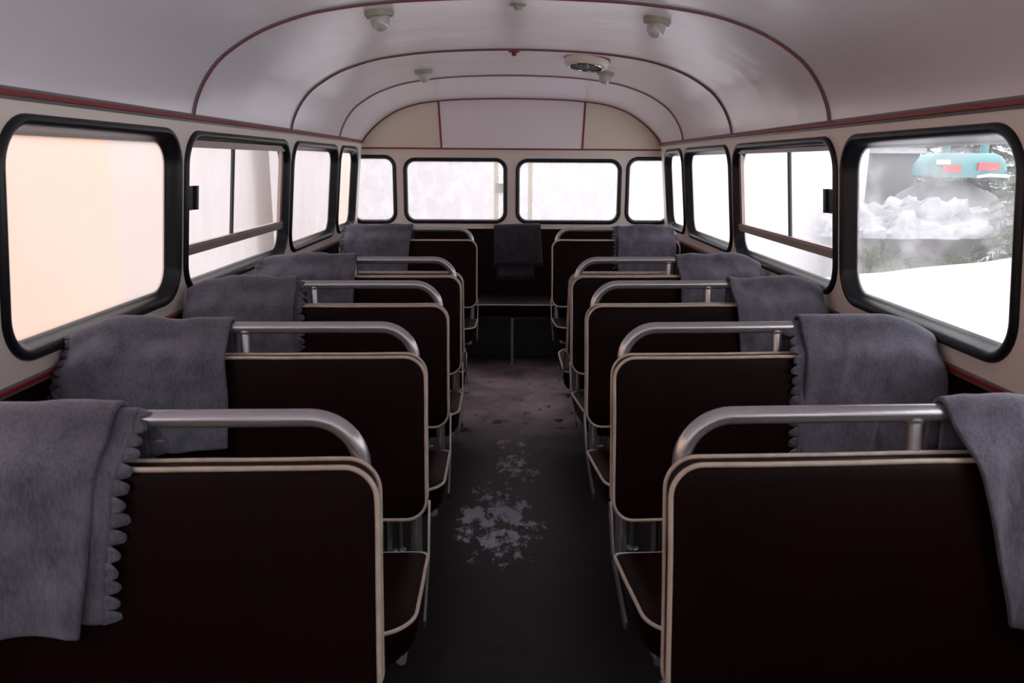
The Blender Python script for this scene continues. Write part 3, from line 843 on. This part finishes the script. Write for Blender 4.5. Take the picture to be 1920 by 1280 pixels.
# buildings on the left
pb = MB().box(-6.4, -3.4, -4, 6.9, GZ - .2, 2.7).build('building', M['peach'], smooth=False)
MB().box(-6.6, -3.3, -4.1, 6.98, 2.7, 2.95).build('snowy_roof', M['snow'], pb, smooth=False)
tag(pb, 'peach plastered building blurred behind the misted large left window', 'building')
pb = MB().box(-6.8, -3.45, 7.0, 21.0, GZ - .2, 2.5).build('building', M['pale'], smooth=False)  # added block, gives the misted left panes a whiter tone
MB().box(-7.0, -3.35, 7.0, 21.1, 2.5, 2.72).build('snowy_roof', M['snow'], pb, smooth=False)
tag(pb, 'added pale block whitening the view through the left sliding window', 'building')

pb = MB().box(-3.2, 3.1, 10.8, 13.0, GZ - .2, 4.2).build('building', M['pale'], smooth=False)  # added wall, sets how bright the rear panes look
tag(pb, 'added pale wall dimming the view straight behind the misted rear windows', 'building')
pb = MB().box(3.4, 7.0, 16.0, 18.5, GZ - .2, 4.4).build('building', M['pale'], smooth=False)  # added block, holds down the brightness of the right panes
tag(pb, 'added pale block toning down the misted right-hand sliding window', 'building')
# fogged-over posts behind the rear windows
gp = empty('gate_frame', (0.02, 8.2, 0))
for x in (-0.172, 0.172):
    MB().box(x - 0.022, x + 0.022, -0.03, 0.03, GZ, 2.6).build('post', M['postcream'], gp, smooth=False)
for z in (1.15, 1.26):
    MB().box(-0.15, 0.15, -0.02, 0.02, z - 0.018, z + 0.018).build('cross_rail', M['white'], gp, smooth=False)
MB().box(-0.17, -0.10, -0.05, -0.03, 1.16, 1.25).build('lock_box', M['bark'], gp, smooth=False)
tag(gp, 'cream posts with white cross rails blurred behind the rear windows', 'gate')

def lumpy(name, cx, cy, z0, rx, ry, h, m_, seed=0, amp=0.12, n=48, k=14, fr=2.6, square=1.0):
    rows = []
    for i in range(k + 1):
        ph = PI / 2 * i / k; row = []
        for j in range(n + 1):
            a = 2 * PI * (j % n) / n
            ca, sa = math.cos(a), math.sin(a)
            ca = math.copysign(abs(ca) ** square, ca); sa = math.copysign(abs(sa) ** square, sa)
            c = math.cos(ph) ** square; p = Vector((cx + rx * c * ca, cy + ry * c * sa, z0 + h * math.sin(ph) ** 0.8))
            d = noise.fractal(p * fr + Vector((seed, 0, 0)), 0.8, 2.1, 5)
            nn = Vector((ca * c, sa * c, math.sin(ph) + .05)).normalized()
            row.append(tuple(p + nn * d * amp))
        rows.append(row)
    return MB().grid(rows).build(name, m_)
# snow bank in front of the hedge
def bank(x, y):
    top = -0.50 + (x - 6.2) * 0.125
    f = max(0.0, 1 - abs(y - 14.0) / 3.0); f = f * f * (3 - 2 * f)
    return GZ - 0.02 + (top - GZ) * f + 0.05 * noise.noise(Vector((x * 1.2, y * 1.2, 5))) * f
tag(terrain('snow_bank', 4.0, 14.0, 10.8, 17.0, 60, 40, bank, M['snow']), 'smooth white snow bank rising outside the clear right window', 'snow bank')
tag(MB().box(6.2, 9.4, 15.3, 15.7, GZ - 0.1, 0.16).build('stone_wall', M['stone'], smooth=False), 'low grey wall carrying lumpy snow outside the right window', 'wall')
tag(lumpy('snow_pile', 7.8, 15.5, 0.10, 1.75, 0.55, 0.62, M['grey_snow'], 3, 0.30, 90, 20, 2.4, 0.7), 'lumpy heap of grey snow on top of the low grey wall', 'snow pile')
sh = MB().box(-1.9, 0.75, -0.8, 0.8, GZ, 1.72).build('shed', M['shed'], smooth=False); sh.location = (9.3, 20.9, 0)
MB().box(-2.0, 0.85, -0.9, 0.9, 1.72, 1.86).build('snowy_roof', M['grey_snow'], sh, smooth=False)
tag(sh, 'plain grey shed behind the snow heap at the upper left of the clear window', 'shed')
# teal cabin on a snowy mound
tag(lumpy('snowy_mound', 10.0, 18.6, GZ, 1.7, 1.0, 2.0, M['shed'], 8, 0.10, 48, 12), 'grey snowy mound under the teal cabin', 'mound')
cbn = empty('gondola_cabin', (10.0, 18.2, 1.18)); b = MB(); rings = []
for z, sx_, sy_ in ((0, 0.86, 0.42), (0.04, 0.90, 0.45), (0.28, 0.87, 0.44), (0.46, 0.76, 0.40), (0.53, 0.62, 0.32)):
    rings.append([(p[0], p[1], z) for p in rr(-sx_, sx_, -sy_, sy_, 0.16, 6)])
k = len(rings[0])
for r_ in rings: b.v += r_
for i in range(len(rings) - 1):
    for j in range(k): b.f.append((i * k + j, i * k + (j + 1) % k, (i + 1) * k + (j + 1) % k, (i + 1) * k + j))
b.f += [tuple(range(k)), tuple((len(rings) - 1) * k + j for j in range(k))]
b.build('body', M['teal'], cbn)
for x in (-0.33, 0.52):
    MB().tube([(x, 0, 0.4), (x - 0.02, 0, 2.2)], 0.085, 10).build('hanger', M['teal'], cbn)
for x0, x1, z in ((-0.62, -0.22, 0.10), (0.15, 0.62, 0.16)):
    MB().box(x0, x1, -0.50, -0.42, z, z + 0.16).build('seat_cover', M['pink'], cbn, smooth=False)
MB().box(-0.75, -0.45, -0.47, -0.44, 0.28, 0.38).build('sticker', mat('pale_sticker', (0.7, 0.7, 0.45), 0.5), cbn, smooth=False)
MB().tube([(0.15, -0.5, 0.02), (0.4, -0.52, 0.06), (0.85, -0.5, 0.04)], 0.03, 8).build('white_bar', M['white'], cbn)
tag(cbn, 'teal gondola cabin with coral covers, seen blurred through the clear right window', 'gondola cabin')
# fir trees
def fir(name, x, y, h, r, m_, seed, snowy=0.25, base=0.0, tiers=16):
    root = empty(name, (x, y, GZ)); rnd = random.Random(seed)
    MB().tube([(0, 0, 0), (0, 0, h * .5), (0, 0, h)], [0.05 * h / 3, 0.03 * h / 3, 0.006], 8).build('trunk', M['bark'], root)
    b = MB(); sn = MB()
    for t_ in range(tiers):
        f = base + (1 - base) * t_ / tiers; z = h * (0.06 + 0.92 * f); rad = r * (1 - f) ** 0.85 + 0.05; nb = 9 + int(8 * (1 - f))
        for q in range(nb):
            a = 2 * PI * (q + rnd.random()) / nb; L = rad * rnd.uniform(.75, 1.12); d = Vector((math.cos(a), math.sin(a), 0)); sd = Vector((-d.y, d.x, 0))
            tgt = sn if rnd.random() < snowy else b
            for m2 in range(5):
                g0 = m2 / 5; p0 = d * L * g0 + Vector((0, 0, z - 0.35 * L * g0 * g0)); wd = L * 0.24 * (1 - g0 * 0.6)
                for sgn in (-1, 1):
                    for e_ in range(3):
                        tip = p0 + d * wd * (0.9 + .3 * e_) + sd * sgn * wd * rnd.uniform(.5, 1.1) + Vector((0, 0, rnd.uniform(-.35, .12) * wd - 0.05 * e_))
                        q0 = p0 + d * 0.12 * L * 0.4 * e_; c_ = (tip - q0).cross(Vector((0, 0, 1))); c_ = c_.normalized() * wd * 0.11 if c_.length > 1e-5 else sd * .01
                        k0 = len(tgt.v); tgt.v += [tuple(q0 - c_), tuple(q0 + c_), tuple(tip), tuple((q0 + tip) / 2 + Vector((0, 0, -wd * .12)))]
                        tgt.f += [(k0, k0 + 2, k0 + 3), (k0 + 1, k0 + 2, k0 + 3), (k0, k0 + 1, k0 + 2)]
    b.build('needles', m_, root, smooth=False); sn.build('snow', M['grey_snow'], root, smooth=False); return root
tag(fir('fir_tree', 9.35, 14.9, 3.1, 0.95, M['needles'], 5, 0.12), 'snow-dusted green fir at the right edge of the clear window', 'fir tree')
FL = [('dark fir just left of the teal cabin in the backdrop', 15.2, 27.0, 1.0, 0), ('dark fir directly above the teal cabin', 17.2, 29.5, 1.1, 1), ('dark fir between the two cabin hangers', 16.9, 25.5, 0.95, 2),
      ('dark fir at the upper right corner of the clear window', 19.0, 27.5, 1.2, 3), ('second dark fir from the right in the backdrop', 20.6, 31.0, 1.2, 4), ('tall dark fir behind the grey shed', 15.4, 33.0, 1.25, 5), ('rearmost dark fir of the backdrop', 18.2, 34.0, 1.3, 6), ('rightmost dark fir of the backdrop', 22.5, 29.5, 1.1, 7)]
o1 = None
for lab_, x, y, sc_, rz in FL:
    c = fir('fir_tree', x, y, 8.0, 1.9, M['forest'], 9, 0.10, tiers=18) if o1 is None else copy_tree(o1)
    o1 = o1 or c
    c.location = (x, y, GZ); c.rotation_euler = (0, 0, rz); c.scale = (sc_,) * 3
    tag(c, lab_, 'fir tree', 'dark firs in the backdrop')
# twiggy shrubs poking through the snow
def shrub(x, y, z, h, r, seed, label):
    rnd = random.Random(seed); root = empty('twiggy_shrub', (x, y, z)); b = MB(); lf = MB()
    for q in range(60):
        a = rnd.random() * 2 * PI; ln = h * rnd.uniform(.5, 1.0); o_ = Vector((math.cos(a), math.sin(a), 0)) * r * rnd.random()
        p0 = o_ * 0.5; p1 = o_ + Vector((0, 0, ln * .6)); p2 = o_ * 1.5 + Vector((rnd.uniform(-.08, .08), 0, ln))
        b.tube([p0, p1, p2], [0.010, 0.007, 0.003], 5)
        for e_ in range(7):
            t_ = rnd.uniform(.3, 1); p = p0.lerp(p2, t_) + Vector((rnd.uniform(-.05, .05), rnd.uniform(-.05, .05), rnd.uniform(-.05, .05))); u = Vector((rnd.uniform(-1, 1), rnd.uniform(-1, 1), rnd.uniform(-1, 1))).normalized() * 0.035; v = u.orthogonal().normalized() * 0.016
            lf.add([p - u, p + v, p + u, p - v], [(0, 1, 2, 3)])
    b.build('stems', M['twig'], root); lf.build('leaves', M['needles'], root, smooth=False)
    return tag(root, label, 'shrub', 'shrubs in the snow')
shrub(6.75, 14.75, -0.72, 0.85, 0.42, 1, 'bushy green-brown shrub at the lower left of the clear window, in the snow')
shrub(7.35, 14.85, -0.68, 0.42, 0.22, 2, 'small shrub between two others before the grey wall')
shrub(8.35, 14.9, -0.60, 0.50, 0.20, 3, 'sparse dark shrub before the middle of the grey wall')
